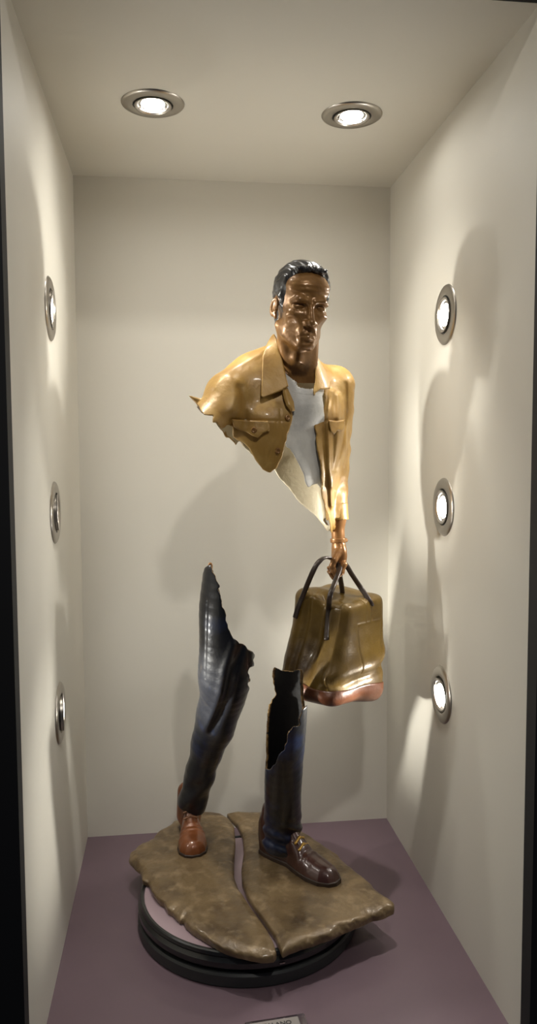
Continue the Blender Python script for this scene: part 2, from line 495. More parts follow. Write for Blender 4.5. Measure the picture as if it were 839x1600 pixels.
def head(q):
    a = q.copy(); a[:, 0] = np.abs(a[:, 0])            # mirrored features
    d = skull(q)
    d = smin(d, ell(q, (0, -4.4, 5.4), (6.2, 4.6, 4.2)), 1.5)          # forehead
    d = smin(d, sph(a, (4.1, -1.0, -6.2), 1.5), 3.0)                  # jaw angle
    d = smin(d, cap(a, (4.0, -2.8, -7.8), (1.6, -7.2, -10.0), 1.2, 1.2), 2.0)
    d = smin(d, ell(q, (0, -8.0, -9.6), (1.9, 1.4, 1.4)), 1.6)       # chin
    d = smin(d, ell(a, (4.2, -6.2, -2.1), (1.7, 1.6, 1.2)), 2.4)      # cheek bone
    d = smax(d, -ell(a, (5.7, -7.9, -6.0), (1.5, 1.5, 2.6)), 2.8)      # hollow cheek
    d = smax(d, -ell(a, (7.7, -4.8, 3.2), (1.1, 2.0, 2.4)), 1.8)       # temple
    d = smin(d, cap(a, (1.1, -8.75, 2.05), (3.4, -8.4, 2.25), .7, .7), 1.7)   # brow ridge
    d = smin(d, cap(a, (3.4, -8.5, 2.35), (5.2, -6.9, 1.5), .6, .5), 1.6)
    d = smax(d, -ell(a, (3.05, -9.6, .35), (2.1, 1.95, 1.2)), 1.0)    # socket
    d = smin(d, ell(q, (0, -8.6, -6.8), (2.7, 1.1, 2.0)), 1.3)         # muzzle
    # nose
    d = smin(d, cap(q, (0, -8.75, 1.0), (0, -10.7, -3.2), .62, .85), .9)
    d = smin(d, sph(q, (0, -10.9, -3.55), 1.0), .7)
    d = smin(d, ell(a, (1.15, -9.85, -3.75), (.85, 1.15, .8)), .5)
    d = smax(d, -ell(a, (.62, -10.3, -4.65), (.38, .62, .5)), .3)
    # eyes: ball, lids, bags
    def eye(r): return ell(a, (3.1, -7.0, .1), (r*1.28, r, r*.98))
    d = smin(d, eye(1.16), .12)
    u = (a[:, 0]-3.1)/1.5
    up = smax(eye(1.42), -(q[:, 2]-(.42-.32*u*u-.12*u)), .10)
    lw = smax(eye(1.36), q[:, 2]-(-.58+.24*u*u), .10)
    d = smin(d, smin(up, lw, .05), .25)
    d = smax(d, -cap(a, (1.9, -9.0, .75), (4.4, -8.2, .55), .14, .1), .25)      # lid crease
    d = smin(d, cap(a, (2.0, -8.0, -1.15), (4.0, -7.5, -1.35), .42, .35), .9)    # bag under the eye
    # mouth
    d = smin(d, cap(a, (0, -9.7, -6.4), (2.0, -8.8, -7.05), .50, .22), .4)
    d = smin(d, cap(a, (0, -9.55, -7.55), (1.7, -8.8, -7.45), .60, .25), .4)
    d = smax(d, -cap(a, (0, -10.25, -6.95), (2.4, -9.0, -7.4), .17, .13), .16)
    d = smax(d, -cap(q, (0, -10.0, -4.9), (0, -9.95, -5.9), .16, .2), .4)        # philtrum
    d = smax(d, -ell(q, (0, -9.6, -8.75), (1.7, .6, .45)), .7)                  # under the lip
    # folds
    d = smax(d, -cap(a, (1.75, -9.75, -3.6), (3.3, -8.6, -7.2), .22, .2), .6)    # nose to mouth fold
    d = smax(d, -cap(a, (2.7, -8.9, -7.5), (3.0, -8.1, -9.4), .16, .12), .5)
    d = smax(d, -cap(a, (.55, -9.9, 1.3), (.75, -9.75, 3.0), .13, .08), .4)      # frown lines
    fw = smooth(q[:, 2], 3.0, 4.0)*(1-smooth(q[:, 2], 6.6, 7.6))*smooth(-q[:, 1], 5, 7)
    d = d+.045*fw*np.sin(q[:, 2]*4.6+.5*np.sin(q[:, 0]*.9)+.25*a[:, 0])
    d = d+.05*nz(q, .33)+.03*nz(q, 1.1)
    # ears
    eR = np.array(Matrix.Rotation(math.radians(-20), 3, 'Z') @ Matrix.Rotation(math.radians(12), 3, 'X'))
    e = ell(a, (7.55, 1.2, -.5), (.62, 1.75, 2.85), eR)
    e = smax(e, -ell(a, (8.05, .9, -.1), (.55, 1.1, 1.9), eR), .3)
    e = smin(e, sph(a, (7.35, -.3, -1.1), .5), .4)
    e = smin(e, ell(a, (7.15, .5, -2.9), (.4, .7, .75)), .5)
    return smin(d, e, .5)


def neck(P):
    a = hp(0, 2.2, -4.5)
    d = cap(P, a, NB+V3(0, .012, 0), .0275, .0335)
    for s in (-1, 1):                       # the two neck cords and the collar bones
        d = smin(d, cap(P, hp(s*5.6, 1.2, -5.5), NB+np.array([s*.010+.006, -.017, -.006]), .0055, .0055), .008)
    d = smax(d, -cap(P, NB+V3(.006, -.042, .018), NB+V3(.006, -.039, -.006), .006, .006), .01)
    d = smin(d, smax(torso(P)+.0150, ln(P-NB.astype(F4))-.062, .004), .012)
    d = smin(d, sph(P, hp(0, -1.9, -14.2), .0055), .014)
    return d


def head_w(P): return smin(head(hq(P))*F4(HS), neck(P), .010)


HAIR_SIDE = [(-7.3, 10.0), (-8.6, 14), (14, 14), (14, -9.0), (7.2, -9.0), (5.2, -6.2), (3.2, -4.6), (3.3, .8), (1.6, 2.3), (-.4, 1.4),
             (-.6, -2.0), (-1.7, -2.4), (-2.6, -.4), (-3.3, 2.2), (-4.2, 4.6), (-4.4, 6.6), (-5.0, 9.0)]


def hair(q):
    d = skull(q)-.35
    d = smin(d, ell(q, (0, 1.0, 6.6), (6.9, 8.6, 6.0)), 1.5)
    d = smin(d, cap(q, (-3.2, -5.6, 10.4), (3.8, -5.9, 10.2), .7, .8), 1.6)     # swept front roll
    d = smin(d, ell(q, (0, 6.5, -3), (5.4, 4.2, 6)), 2)
    fl = q[:, 0]*.9+1.2*np.sin(q[:, 1]*.45)+.25*q[:, 2]
    d = d+.13*np.sin(fl*3.9+.9*nz(q, .2))*smooth(q[:, 2], -2, 5)+.16*nz(q, .35)+.07*nz(q, 1.1)
    side = np.sin((q[:, 2]*1.0+q[:, 1]*.7)*2.4+nz(q, .25))
    d = d+.14*side*(1-smooth(q[:, 2], 1, 6))
    m = poly2(q[:, 1:3], HAIR_SIDE)
    front = np.where(q[:, 1] < -3, q[:, 2]-(10.0-.38*np.abs(q[:, 0])), 1)
    m = smax(m, -np.where(q[:, 1] < -4.6, front, 3.0).astype(F4), .3)
    return smax(d-.15+.55*smooth(m, -1.6, 0.), smax(m, -(skull(q)+.9), .1), .4)


hb = HC.astype(float)
sculpt('head', head_w, hb-[.062, .072, .105], hb+[.062, .085, .075], .00085, M['skin'], statue)
HEAD = bpy.data.objects['head']
sculpt('hair', lambda P: hair(hq(P))*F4(HS), hb-[.06, .075, .06], hb+[.06, .08, .08], .00085, M['hair'], HEAD)
# ================================================================== jacket, shirt, arm
SLV = dense([SH_R, EL_R, CU_R], [.0335, .0250, .0165], 5); SLV_IN = dense([SH_R, EL_R, CU_R], [.0292, .0208, .0125], 5)
def sleeve_r(P):
    d = chain(P, *SLV, .0015)
    # drag folds at the elbow and above the cuff
    ax = (CU_R-EL_R)/np.linalg.norm(CU_R-EL_R); h = ((P-EL_R.astype(F4))@ax.astype(F4))
    tw_ = h*1.0+.25*(P[:, 0]-EL_R[0])+.35*(P[:, 1]-EL_R[1])
    d = d-.0011*smooth(h, -.09, -.01)*(1-smooth(h, .060, .075))*np.sin(tw_*190+.8*nz(P, 14))
    return d


def cuff(P): return smax(cap(P, CU_R+(EL_R-CU_R)*.16, CU_R+(CU_R-EL_R)*.02, .0172, .0165), 0*P[:, 0]-1, .001)+.0006*nz(P, 40)
def sleeve_l(P):
    d = cap(P, SH_L, EL_L, .0335, .0290)
    h = P[:, 0]*.4+P[:, 2]
    return d-.0010*np.sin(P[:, 0]*110+P[:, 2]*60+1.2*nz(P, 12))


def coat_base(P):
    d = smin(torso(P), sleeve_r(P), .016)
    d = smin(d, sleeve_l(P), .022)
    return d


# --- seams, folds (laid out on the chest as seen along the mean line of sight)
L_YOKE = TV.pts(coat_base, [(362, 655), (400, 657), (455, 658)]); L_YOKE2 = TV.pts(coat_base, [(492, 658), (515, 657), (538, 657)])
L_ARM = TV.pts(coat_base, [(375, 606), (380, 628), (383, 655)])
L_PLK = TV.pts(coat_base, [(438, 640), (440, 690), (424, 733)]); L_PKT = TV.pts(coat_base, [(432, 660), (428, 690), (415, 728)])
L_STRIP = TV.pts(coat_base, [(500, 612), (507, 660), (508, 720), (514, 790), (522, 845)])
L_RID = TV.pts(coat_base, [(519, 612), (512, 660), (515, 730), (518, 790)]); L_RID2 = TV.pts(coat_base, [(527, 618), (529, 655), (524, 720), (519, 760)])
L_ARMR = TV.pts(coat_base, [(540, 600), (541, 640), (536, 690), (524, 735)])
L_SHO = TV.pts(coat_base, [(410, 552), (370, 572), (345, 590), (336, 605)])
L_FOLD = TV.pts(coat_base, [(362, 590), (372, 612), (366, 640)])


def coat(P):
    d = coat_base(P); U = TV.uv(P); q = tq(P); fr = (q[:, 1] < .03)
    g = .0008*bump(line2(U, L_YOKE), .0013)+.0012*bump(line2(U, L_YOKE2), .0016)+.0024*bump(line2(U, L_ARM), .0050)
    g = g+.0009*bump(line2(U, L_PLK), .0011)+.0008*bump(line2(U, L_PKT), .0011)+.0014*bump(line2(U, L_STRIP), .002)
    g = g+.0022*bump(line2(U, L_ARMR), .0030)
    r = .0036*bump(line2(U, L_RID), .0042)+.0030*bump(line2(U, L_RID2), .0040)+.0012*bump(line2(U, L_SHO), .0045)+.0034*bump(line2(U, L_FOLD), .010)
    d = d+np.where(fr, g-r, 0)
    return d-.0010*nz(P, 13)-.0008*nz(P, 27)-.0003*nz(P, 60)


# --- the torn outline of the front, of the back and of the left sleeve
FRONT = TV.pts(coat_base, [(560, 500), (560, 760), (552, 815), (545, 830), (528, 845), (524, 849), (519, 838), (514, 815), (508, 800), (504, 780), (501, 745), (496, 700), (491, 672), (489, 640), (492, 615), (497, 600),
                           (490, 590), (470, 596), (447, 605), (455, 628), (459, 648), (455, 660), (448, 690), (440, 712), (433, 733), (422, 739), (410, 734), (403, 725), (396, 714), (389, 701), (379, 692), (369, 687), (363, 683), (361, 668),
                           (353, 664), (345, 668), (338, 660), (331, 661), (333, 650), (318, 650), (312, 640), (306, 628), (292, 619), (294, 616), (306, 616), (312, 612), (290, 560), (330, 480)])
BACK = TV.pts(coat_base, [(580, 480), (580, 780), (548, 830), (524, 846), (519, 843), (509, 830), (500, 818), (488, 810), (474, 799), (462, 790), (457, 780), (448, 768), (436, 755), (425, 739), (408, 728), (385, 712),
                          (372, 698), (368, 690), (362, 697), (357, 688), (350, 682), (343, 683), (337, 672), (331, 662), (326, 655), (322, 640), (314, 634), (308, 631), (303, 624), (294, 617), (306, 616), (290, 560), (330, 470)])


def jag(P): return .0017*nz(P, 38)+.0012*nz(P, 95)
def coat_cut(P):
    U = TV.uv(P); q = tq(P)
    f = poly2(U, FRONT); b = poly2(U, BACK); k = smooth(q[:, 1], .006, .016)
    return f*(1-k)+b*k+jag(P)*.8


def sleeve_void(P): return smin(cap(P, SH_L, EL_L, .0290, .0250), torso(P)+JT, .014)
def jacket(P):
    o = coat(P)
    inner = smin(torso(P)+JT, cap(P, SH_L, EL_L, .0290, .0252), .018)
    inner = smin(inner, chain(P, *SLV_IN, .0015), .014)
    d = smax(o, -inner, .0012)
    d = smax(d, coat_cut(P), .0010)
    # the neck opening
    q = tq(P)
    d = smax(d, -cap(P, NB+V3(.002, -.004, -.02), NB+V3(0, -.004, .09), .036, .036), .003)
    # a splinter of the torn sleeve sticking out
    sp = cap(P, at(322, 634, .242), at(294.5, 618, .242), .0085, .0006); sp = smax(sp, np.abs(P[:, 1]-.242-.0015*nz(P, 40))-.0022, .001)
    d = smin(d, smin(sp, smax(cap(P, at(318, 640, .243), at(309, 636, .243), .006, .0015), np.abs(P[:, 1]-.243)-.002, .001), .002), .003)
    # the sleeve ends at the cuff
    ax = (CU_R-EL_R)/np.linalg.norm(CU_R-EL_R)
    d = smax(d, np.where(sleeve_r(P) < .006, (P-CU_R.astype(F4))@ax.astype(F4)-.004, -1).astype(F4), .001)
    return d


def coat_pick(P):
    c = coat(P); m = np.where(c < -JT*.6, np.where((cap(P, SH_L, EL_L, .031, .027) < .002) & (P[:, 0] < SH_L[0]+.035), 2, 1), 0)
    return m


lo = at(290, 520, .20); sculpt('jacket', jacket, [.175, .18, .62], [.49, .44, .93], .0013, [M['jacket'], M['lining'], M['sleeve_in']], statue, coat_pick)
JK = bpy.data.objects['jacket']


def cuff_s(P):
    ax = (CU_R-EL_R)/np.linalg.norm(CU_R-EL_R); h = (P-CU_R.astype(F4))@ax.astype(F4)
    r = ln((P-CU_R.astype(F4))-h[:, None]*ax.astype(F4)[None])
    d = np.maximum(np.abs(r-.0165-.0012*np.sin(h*300)*0-.0008*nz(P, 30))-.0018, np.maximum(h-.0065, -h-.0205))
    return d
sculpt('cuff', cuff_s, CU_R-[.03, .03, .04], CU_R+[.03, .03, .04], .0009, M['jacket'], JK)

# --- collar: two flaps lying on the chest and a band round the neck
COL_L = TV.pts(coat_base, [(427, 520), (417, 540), (411, 552), (409, 585), (408, 619), (411, 622), (424, 617), (437, 612), (446, 607), (451, 604), (447, 585), (440, 560), (434, 540), (431, 515)])
COL_R = TV.pts(coat_base, [(492, 535), (500, 560), (508, 578), (517, 594), (515, 608), (509, 609), (500, 609), (493, 614), (490, 620), (489, 610), (492, 596), (490, 575), (487, 550)])
LAP_L = TV.pts(coat_base, [(447, 600), (452, 612), (459, 628), (461, 642), (455, 644), (447, 634), (443, 622), (441, 610)])


def neckwrap(P):
    d = smin(coat_base(P), cap(P, NB+V3(0, .004, -.01), NB+V3(-.006, .010, .050), .0365, .0345), .020)
    return d
def collar_s(P):
    nd = neckwrap(P); U = TV.uv(P); q = tq(P)
    roll = .0040+.0008*nz(P, 16)+np.where(q[:, 1] < .01, .0050*smooth(-U[:, 1], W0, W1), 0).astype(F4)
    sh = np.abs(nd-roll)-.0019
    fl = np.minimum(poly2(U, COL_L), poly2(U, COL_R)); k = smooth(q[:, 1], -.002, .012)
    band = np.maximum(np.abs(q[:, 2]-.022)-.024, cap(P, NB+V3(0, .0, -.03), NB+V3(0, .005, .09), .046, .046))
    return smax(sh, fl*(1-k)+band*k, .0014)
def wrap_px(pix): return TV.pts(lambda P: neckwrap(P)-.0045, pix)
COL_L = wrap_px([(427, 518), (414, 543), (410, 556), (409, 585), (408, 619), (411, 622), (424, 617), (437, 612), (446, 607), (451, 604), (447, 588), (442, 565), (436, 545), (432, 528)])
COL_R = wrap_px([(490, 545), (499, 562), (508, 578), (517, 594), (515, 608), (509, 609), (500, 609), (493, 614), (490, 620), (489, 610), (492, 596), (492, 575), (489, 560)])
W0, W1 = -float(COL_L[:, 1].max())*.55-.45*float(COL_L[:, 1].min()), -float(COL_L[:, 1].min())
sculpt('collar', collar_s, NB-[.085, .075, .05], NB+[.075, .075, .085], .0010, M['jacket'], JK)


def lapel_s(P):
    U = TV.uv(P); f = poly2(U, LAP_L); q = tq(P)
    return smax(smax(np.abs(coat_base(P)-.0038-.0022*smooth(-f, 0, .005))-.0016, f, .0014), q[:, 1], .001)
sculpt('lapel', lapel_s, at(430, 655, .26)-[.03, .08, .03], at(470, 590, .26)+[.03, .06, .03], .0010, M['jacket'], JK)

# --- pocket flaps and buttons
for pix in ([(363, 655), (392, 657), (420, 658), (422, 666), (421, 673), (411, 677), (403, 684), (394, 681), (385, 675), (372, 671), (366, 667)],
            [(513, 656), (526, 658), (537, 656), (537, 668), (534, 674), (527, 673), (522, 679), (516, 674), (514, 666)]):
    pp = TV.pts(coat, pix); cc = march(coat, *pix[1])
    def flap(P, pp=pp):
        U = TV.uv(P); f = poly2(U, pp); q = tq(P)
        lift = .0022+.0030*smooth(-(U[:, 1]-pp[0][1]), 0, .026)+.0008*np.sin(U[:, 0]*230)
        return smax(smax(np.abs(coat_base(P)-lift)-.0018, f, .0016), q[:, 1]-.02, .001)
    sculpt('pocket_flap', flap, cc-[.05, .05, .04], cc+[.05, .05, .02], .0010, M['jacket'], JK)
bpro = [(0, .0022), (.0018, .0021), (.0028, .0026), (.0036, .0024), (.0042, .0012), (.0043, -.0015), (0, -.0015)]
def normal(f, p):
    e = 1e-3; p = np.asarray(p, float)
    g = np.array([float(f((p+d)[None].astype(F4))[0]-f((p-d)[None].astype(F4))[0]) for d in np.eye(3)*e]); return g/np.linalg.norm(g)
for (bx, by, lift) in ((398, 672, .0078), (449, 653, .0008), (434, 704, .0008)):
    p = march(coat, bx, by); nn = normal(coat_base, p)
    o = raw('button', *lathe(bpro, 24), M['skin'], JK, keep=False); sharp(o, 40)
    mw = Matrix.Translation(Vector(p+nn*lift)) @ Vector(nn).to_track_quat('Z', 'Y').to_matrix().to_4x4()
    o.location, o.rotation_euler = mw.to_translation(), mw.to_euler()

# --- shirt: a shell just inside the jacket
SH_POLY = TV.pts(coat_base, [(436, 575), (436, 640), (444, 690), (447, 699), (453, 701), (458, 709), (463, 718), (468, 730), (473, 741), (475, 752), (479, 762), (484, 763), (488, 759), (495, 757), (501, 764), (506, 755), (508, 700), (505, 640), (500, 575)])
def neck_hole(P): return cap(P, NB+V3(.004, -.014, .000), NB+V3(0, -.004, .05), .0285, .031)
def shirt_mid(P):
    return smin(torso(P)+.0088, cap(P, NB+V3(.004, -.008, -.03), NB+V3(.002, -.006, -.002), .036, .033), .014)
def shirt_s(P):
    U = TV.uv(P); q = tq(P); t = torso(P)+.0088
    t = smin(t, cap(P, NB+V3(.004, -.008, -.03), NB+V3(.002, -.006, -.002), .036, .033), .014)
    d = smax(np.abs(t-.0007*nz(P, 24))-.0016, poly2(U, SH_POLY)+.5*jag(P), .001)
    d = smax(d, -neck_hole(P), .001)
    return smax(d, q[:, 1]-.012, .001)
sculpt('shirt', shirt_s, [NB[0]-.06, NB[1]-.09, .68], [NB[0]+.09, NB[1]+.06, NB[2]+.03], .0011, M['shirt'], statue)


def neckband(P):
    q = tq(P); h = neck_hole(P)
    return smax(smax(np.abs(shirt_mid(P)+.0008)-.0030, np.abs(h-.0016)-.0024, .001), q[:, 1]-.014, .001)
sculpt('neckband', neckband, [NB[0]-.06, NB[1]-.09, NB[2]-.06], [NB[0]+.07, NB[1]+.06, NB[2]+.04], .0009, M['shirt'], bpy.data.objects['shirt'])
# ================================================================== the split slab
SZ0, SZ1 = .0480, .0655
def zp(pix, z=SZ1): return np.array([atz(*p, z)[:2] for p in pix], F4)
SLAB_L = zp([(330, 1264), (345, 1266), (358, 1274), (366, 1287), (368, 1310), (366, 1340), (366, 1362), (374, 1385), (388, 1405), (404, 1428), (420, 1452), (428, 1468), (432, 1482), (428, 1487), (410, 1488), (392, 1485), (372, 1480), (352, 1474), (335, 1465), (318, 1455), (300, 1444), (290, 1436), (286, 1427), (281, 1429),
             (276, 1423), (270, 1416), (262, 1413), (257, 1403), (250, 1400), (243, 1392), (238, 1380), (234, 1371), (224, 1368), (219, 1352), (210, 1346), (201, 1334), (203, 1326), (222, 1314), (240, 1306), (244, 1296), (262, 1288), (272, 1278), (292, 1268), (312, 1264)])
SLAB_R = zp([(354, 1265), (372, 1263), (400, 1265), (430, 1266), (450, 1278), (475, 1296), (500, 1313), (530, 1335), (560, 1360), (590, 1385), (608, 1398), (616, 1406), (615, 1413), (600, 1420), (580, 1425), (560, 1434), (545, 1441), (525, 1449), (505, 1457), (490, 1463), (470, 1469), (452, 1475), (441, 1481), (437, 1472), (430, 1455), (416, 1436), (400, 1414), (386, 1392), (378, 1372), (377, 1350), (381, 1325), (379, 1300), (370, 1282), (360, 1272)])


GAP = zp([(352, 1263), (367, 1278), (373, 1300), (374, 1330), (372, 1360), (380, 1384), (394, 1410), (416, 1445), (432, 1478)])
def slab_s(poly, seed):
    c = poly.mean(0)
    def f(P):
        U = P[:, :2]; e = poly2(U, poly)
        rough = smooth(line2(U, GAP), .006, .03)*(.0036*nz(P+seed, 24)+.0022*nz(P*V3(1, 1, .5)+seed, 70)+.0008*nz(P+seed, 160))
        top = P[:, 2]-(SZ1+.0008*nz(P*V3(1, 1, 0)+seed, 12)+.0006*nz(P*V3(1, 1, 0)+seed, 45)+.0003*nz(P+seed, 120)-.0040*bump(e, .009)*(1+.5*nz(P+seed, 40)))
        bot = (SZ0+.003*smooth(e, -.05, 0)*0+.0002)-P[:, 2]
        d = smax(smax(e+rough*smooth(P[:, 2], SZ0-.01, SZ1), top, .006), bot, .003)
        return d*.9
    return f
for poly, sd in ((SLAB_L, 0.), (SLAB_R, .37)):
    l0 = [*(poly.min(0)-.008), SZ0-.004]; h0 = [*(poly.max(0)+.008), SZ1+.006]
    sculpt('base_slab', slab_s(poly, sd), l0, h0, .0013, M['slab'], statue)

# ================================================================== shoes
def shoe_builder(name, toe, heel, ht, mm, lm, wide):
    """shoe along heel -> toe on the slab; local y runs to the toe, unit = metres at this size"""
    toe, heel = np.asarray(toe, float), np.asarray(heel, float)
    L = np.linalg.norm((toe-heel)[:2]); ang = math.atan2(-(toe-heel)[0], (toe-heel)[1])
    R = np.array(Matrix.Rotation(ang, 3, 'Z')); O = np.array([heel[0], heel[1], SZ1-.0008])
    loc = lambda P: ((P-O.astype(F4))@R.astype(F4))/(F4(L)*V3(wide, 1, 1))
    wld = lambda x, y, z: O+R@np.array([x*wide, y, z])*L
    tp = .80 if wide == 1 else 1.
    outline = [(-.105, .02), (-.125, .12), (-.115, .30), (-.12, .45), (-.165, .64), (-.172, .76), (-.14, .90), (-.07, .985), (.02, 1.0), (.10, .965), (.155, .86), (.165, .72), (.145, .58), (.105, .42), (.115, .25), (.12, .12), (.10, .02), (0, -.012)]
    def upper(P):
        q = loc(P); x, y, z = q[:, 0], q[:, 1], q[:, 2]
        prof = np.interp(y, [-.05, .0, .15, .34, .45, .60, .75, .88, .97, 1.02], [.30*ht, .42*ht, .47*ht, .44*ht, .36, .265*tp, .215*tp, .19*tp, .15*tp, .08*tp]).astype(F4)
        e = poly2(q[:, :2], outline)+.012
        prof = prof-.9*(x/.17)**2*.05*smooth(y, .3, .6)
        d = smax(e+.16*np.clip(z, 0, .3)*smooth(y, .0, .5)*.5+.02*np.clip(z-.15, 0, 1), z-prof, .11)
        d = smax(d, -z, .01)
        # ankle
        d = smin(d, cap(q, (0, .17, .22), (0, .15, .46*ht), .135, .125), .06)
        # stitched seams: counter, tongue, toe crease
        d = d+.006*bump(np.abs(y-.30-.25*np.clip(z-.10, 0, 1)), .012)*smooth(z, .04, .10)
        d = d+.007*bump(np.abs(np.abs(x)-.055-.05*(.5-y)), .010)*smooth(y, .30, .34)*(1-smooth(y, .52, .56))
        d = d+.006*np.sin(y*75)*bump(y-.63, .05)*smooth(z, .12, .22)
        d = d-.006*nz(P, 22)
        return d*F4(L)
    def solef(P):
        q = loc(P); e = poly2(q[:, :2], outline)+.006
        arch = np.where((q[:, 1] > .30) & (q[:, 1] < .42), .0, 0)
        return smax(smax(e, q[:, 2]-.045, .012), -q[:, 2]-.004, .004)*F4(L)
    lo = np.minimum(toe, heel)-.06; hi = np.maximum(toe, heel)+.06
    lo[2], hi[2] = SZ1-.006, SZ1+L*.75
    sculpt(name, upper, lo, hi, .0010, mm, statue); me = [o for o in COL.objects if o.name.startswith(name)][-1]
    hi[2] = SZ1+L*.09; sculpt('sole', solef, lo, hi, .0010, M['sole'], me)
    ys = (.505, .555) if wide == 1 else (.42, .47)
    ls = []
    for yy in ys:
        zc = float(np.interp(yy, [.34, .45, .60], [.44*ht, .36, .265*tp]))
        ls.append(((-.070, yy-.01, zc-.035), (.070, yy+.01, zc-.035)))
    for (a, b) in ls:
        def lc(P, a=a, b=b):
            q = loc(P); m = ((a[0]+b[0])/2, (a[1]+b[1])/2, a[2]+.030)
            return smin(cap(q, a, m, .0135), cap(q, m, b, .0135), .02)*F4(L)
        A = wld(*a); sculpt('lace', lc, A-.035, A+.035, .0007, lm, me)
    return me


shoe_builder('shoe', [.2010, .385, SZ1], [.1945, .512, SZ1], 1.25, M['shoe_l'], M['lace_l'], 1.28)
shoe_builder('shoe', atz(529, 1384, SZ1), atz(411, 1326, SZ1), 1.0, M['shoe_r'], M['lace_r'], 1.0)

# ================================================================== trouser legs
def tube(pts, rad, k=.03):
    return lambda P: chain(P, pts, rad, k)


LA = at(300, 1256, .478); LB = at(318, 1190, .450); LC = at(342, 1110, .405); LD = at(354, 1040, .360); LE = at(354, 960, .330); LF = at(354, 885, .310)
LEGL_P, LEGL_R = [LA, LB, LC, LD, LE, LF], [.0250, .0265, .0350, .0440, .0420, .034]
VL = View(at(345, 1070, .37))


LEGL = dense(LEGL_P, [r+.0012 for r in LEGL_R], 6)
def legl(P):
    d = chain(P, *LEGL, .0008)
    z = P[:, 2]; x = P[:, 0]
    f = .0011*np.sin((z*1.0+x*.8)*95+1.6*nz(P, 9))*(1-smooth(z, .34, .42))
    f = f+.0014*np.sin((z-x*.9)*130+nz(P, 12))*(1-smooth(z, .16, .2))
    return d-f-.0010*nz(P, 14)
OUT_L = VL.pts(legl, [(280, 1300), (276, 1245), (279, 1232), (274, 1205), (276, 1182), (288, 1140), (294, 1110), (298, 1080), (298, 1040), (298, 1000), (299, 965), (300, 940), (306, 915), (317, 895), (323, 882), (328, 877), (333, 882), (331, 894), (336, 905), (342, 918), (346, 932), (347, 945), (351, 957), (351, 966), (356, 976), (358, 988), (362, 999),
                     (372, 1003), (383, 1010), (391, 1019), (399, 1023), (396, 1031), (397, 1040), (390, 1043), (388, 1052), (391, 1060), (388, 1067), (393, 1078), (389, 1088), (384, 1093), (387, 1100), (382, 1106), (385, 1116), (388, 1121), (384, 1136), (378, 1133), (374, 1142), (368, 1158), (356, 1190), (345, 1215), (339, 1228), (338, 1245), (333, 1262), (330, 1300)])
CREASE = VL.pts(legl, [(377, 1010), (362, 1050), (355, 1085), (343, 1115), (330, 1142)])
CRIDGE = VL.pts(legl, [(366, 1008), (351, 1050), (344, 1085), (333, 1116), (322, 1138)])
POCK = VL.pts(legl, [(324, 940), (322, 1010), (321, 1060)])


def legl_shape(P):
    U = VL.uv(P); d = legl(P)
    d = d+.0055*bump(line2(U, CREASE), .007)-.0042*bump(line2(U, CRIDGE), .008)
    return d+.0008*bump(line2(U, POCK), .001)
LT = .0048
def legl_cut(P):
    U = VL.uv(P); c = poly2(U, OUT_L)+.0020*nz(P, 50)+.0016*nz(P, 115)
    return c
def legl_s(P):
    d = legl_shape(P); d = smax(d, -(d+LT), .001)
    d = smax(d, legl_cut(P), .0008)
    ax = (LB-LA)/np.linalg.norm(LB-LA)
    return smax(d, -((P-(LA-ax*.004).astype(F4))@ax.astype(F4))+.0015*nz(P, 30), .001)
def leg_pick(shape, cut, t):
    def f(P):
        c = shape(P); m = np.where(c < -t*.6, 1, 0); return np.where((np.abs(cut(P)) < .0022) & (c < -.0009) & (c > -t*.95), 2, m)
    return f
sculpt('trouser_leg', legl_s, at(260, 1320, .46)-[.03, .26, .0], at(410, 860, .33)+[.03, .22, .03], .0013, [M['denim'], M['denim_in'], M['rim']], statue, leg_pick(legl_shape, lambda P: legl_cut(P)+(VL.uv(P)[:, 1] < -.12)*1., LT))

TIP = at(328.5, 885, float(LF[1])-.004)
def torn_tip(P):
    q = P-TIP.astype(F4); r = np.sqrt((q[:, 0]/.75)**2+(q[:, 2]/1.25)**2)
    d = np.sqrt((r-.0036)**2+q[:, 1]**2)-.0019
    return smin(d, cap(P, TIP-[0, 0, .004], TIP-[-.001, -.004, .014], .0030, .0038), .003)-.0004*nz(P, 90)
sculpt('torn_tip', torn_tip, TIP-.022, TIP+.02, .0007, M['hand'], [o for o in COL.objects if o.name.startswith('trouser_leg')][-1])

RA = at(440, 1322, .372); RB = at(441, 1290, .368); RC = at(443, 1220, .330); RD = at(446, 1140, .294); RE = at(453, 1042, .258); RF = at(455, 1000, .248)
LEGR_P, LEGR_R = [RA, RB, RC, RD, RE, RF], [.0300, .0295, .0278, .0298, .0275, .0265]
VR = View(at(447, 1180, .34))


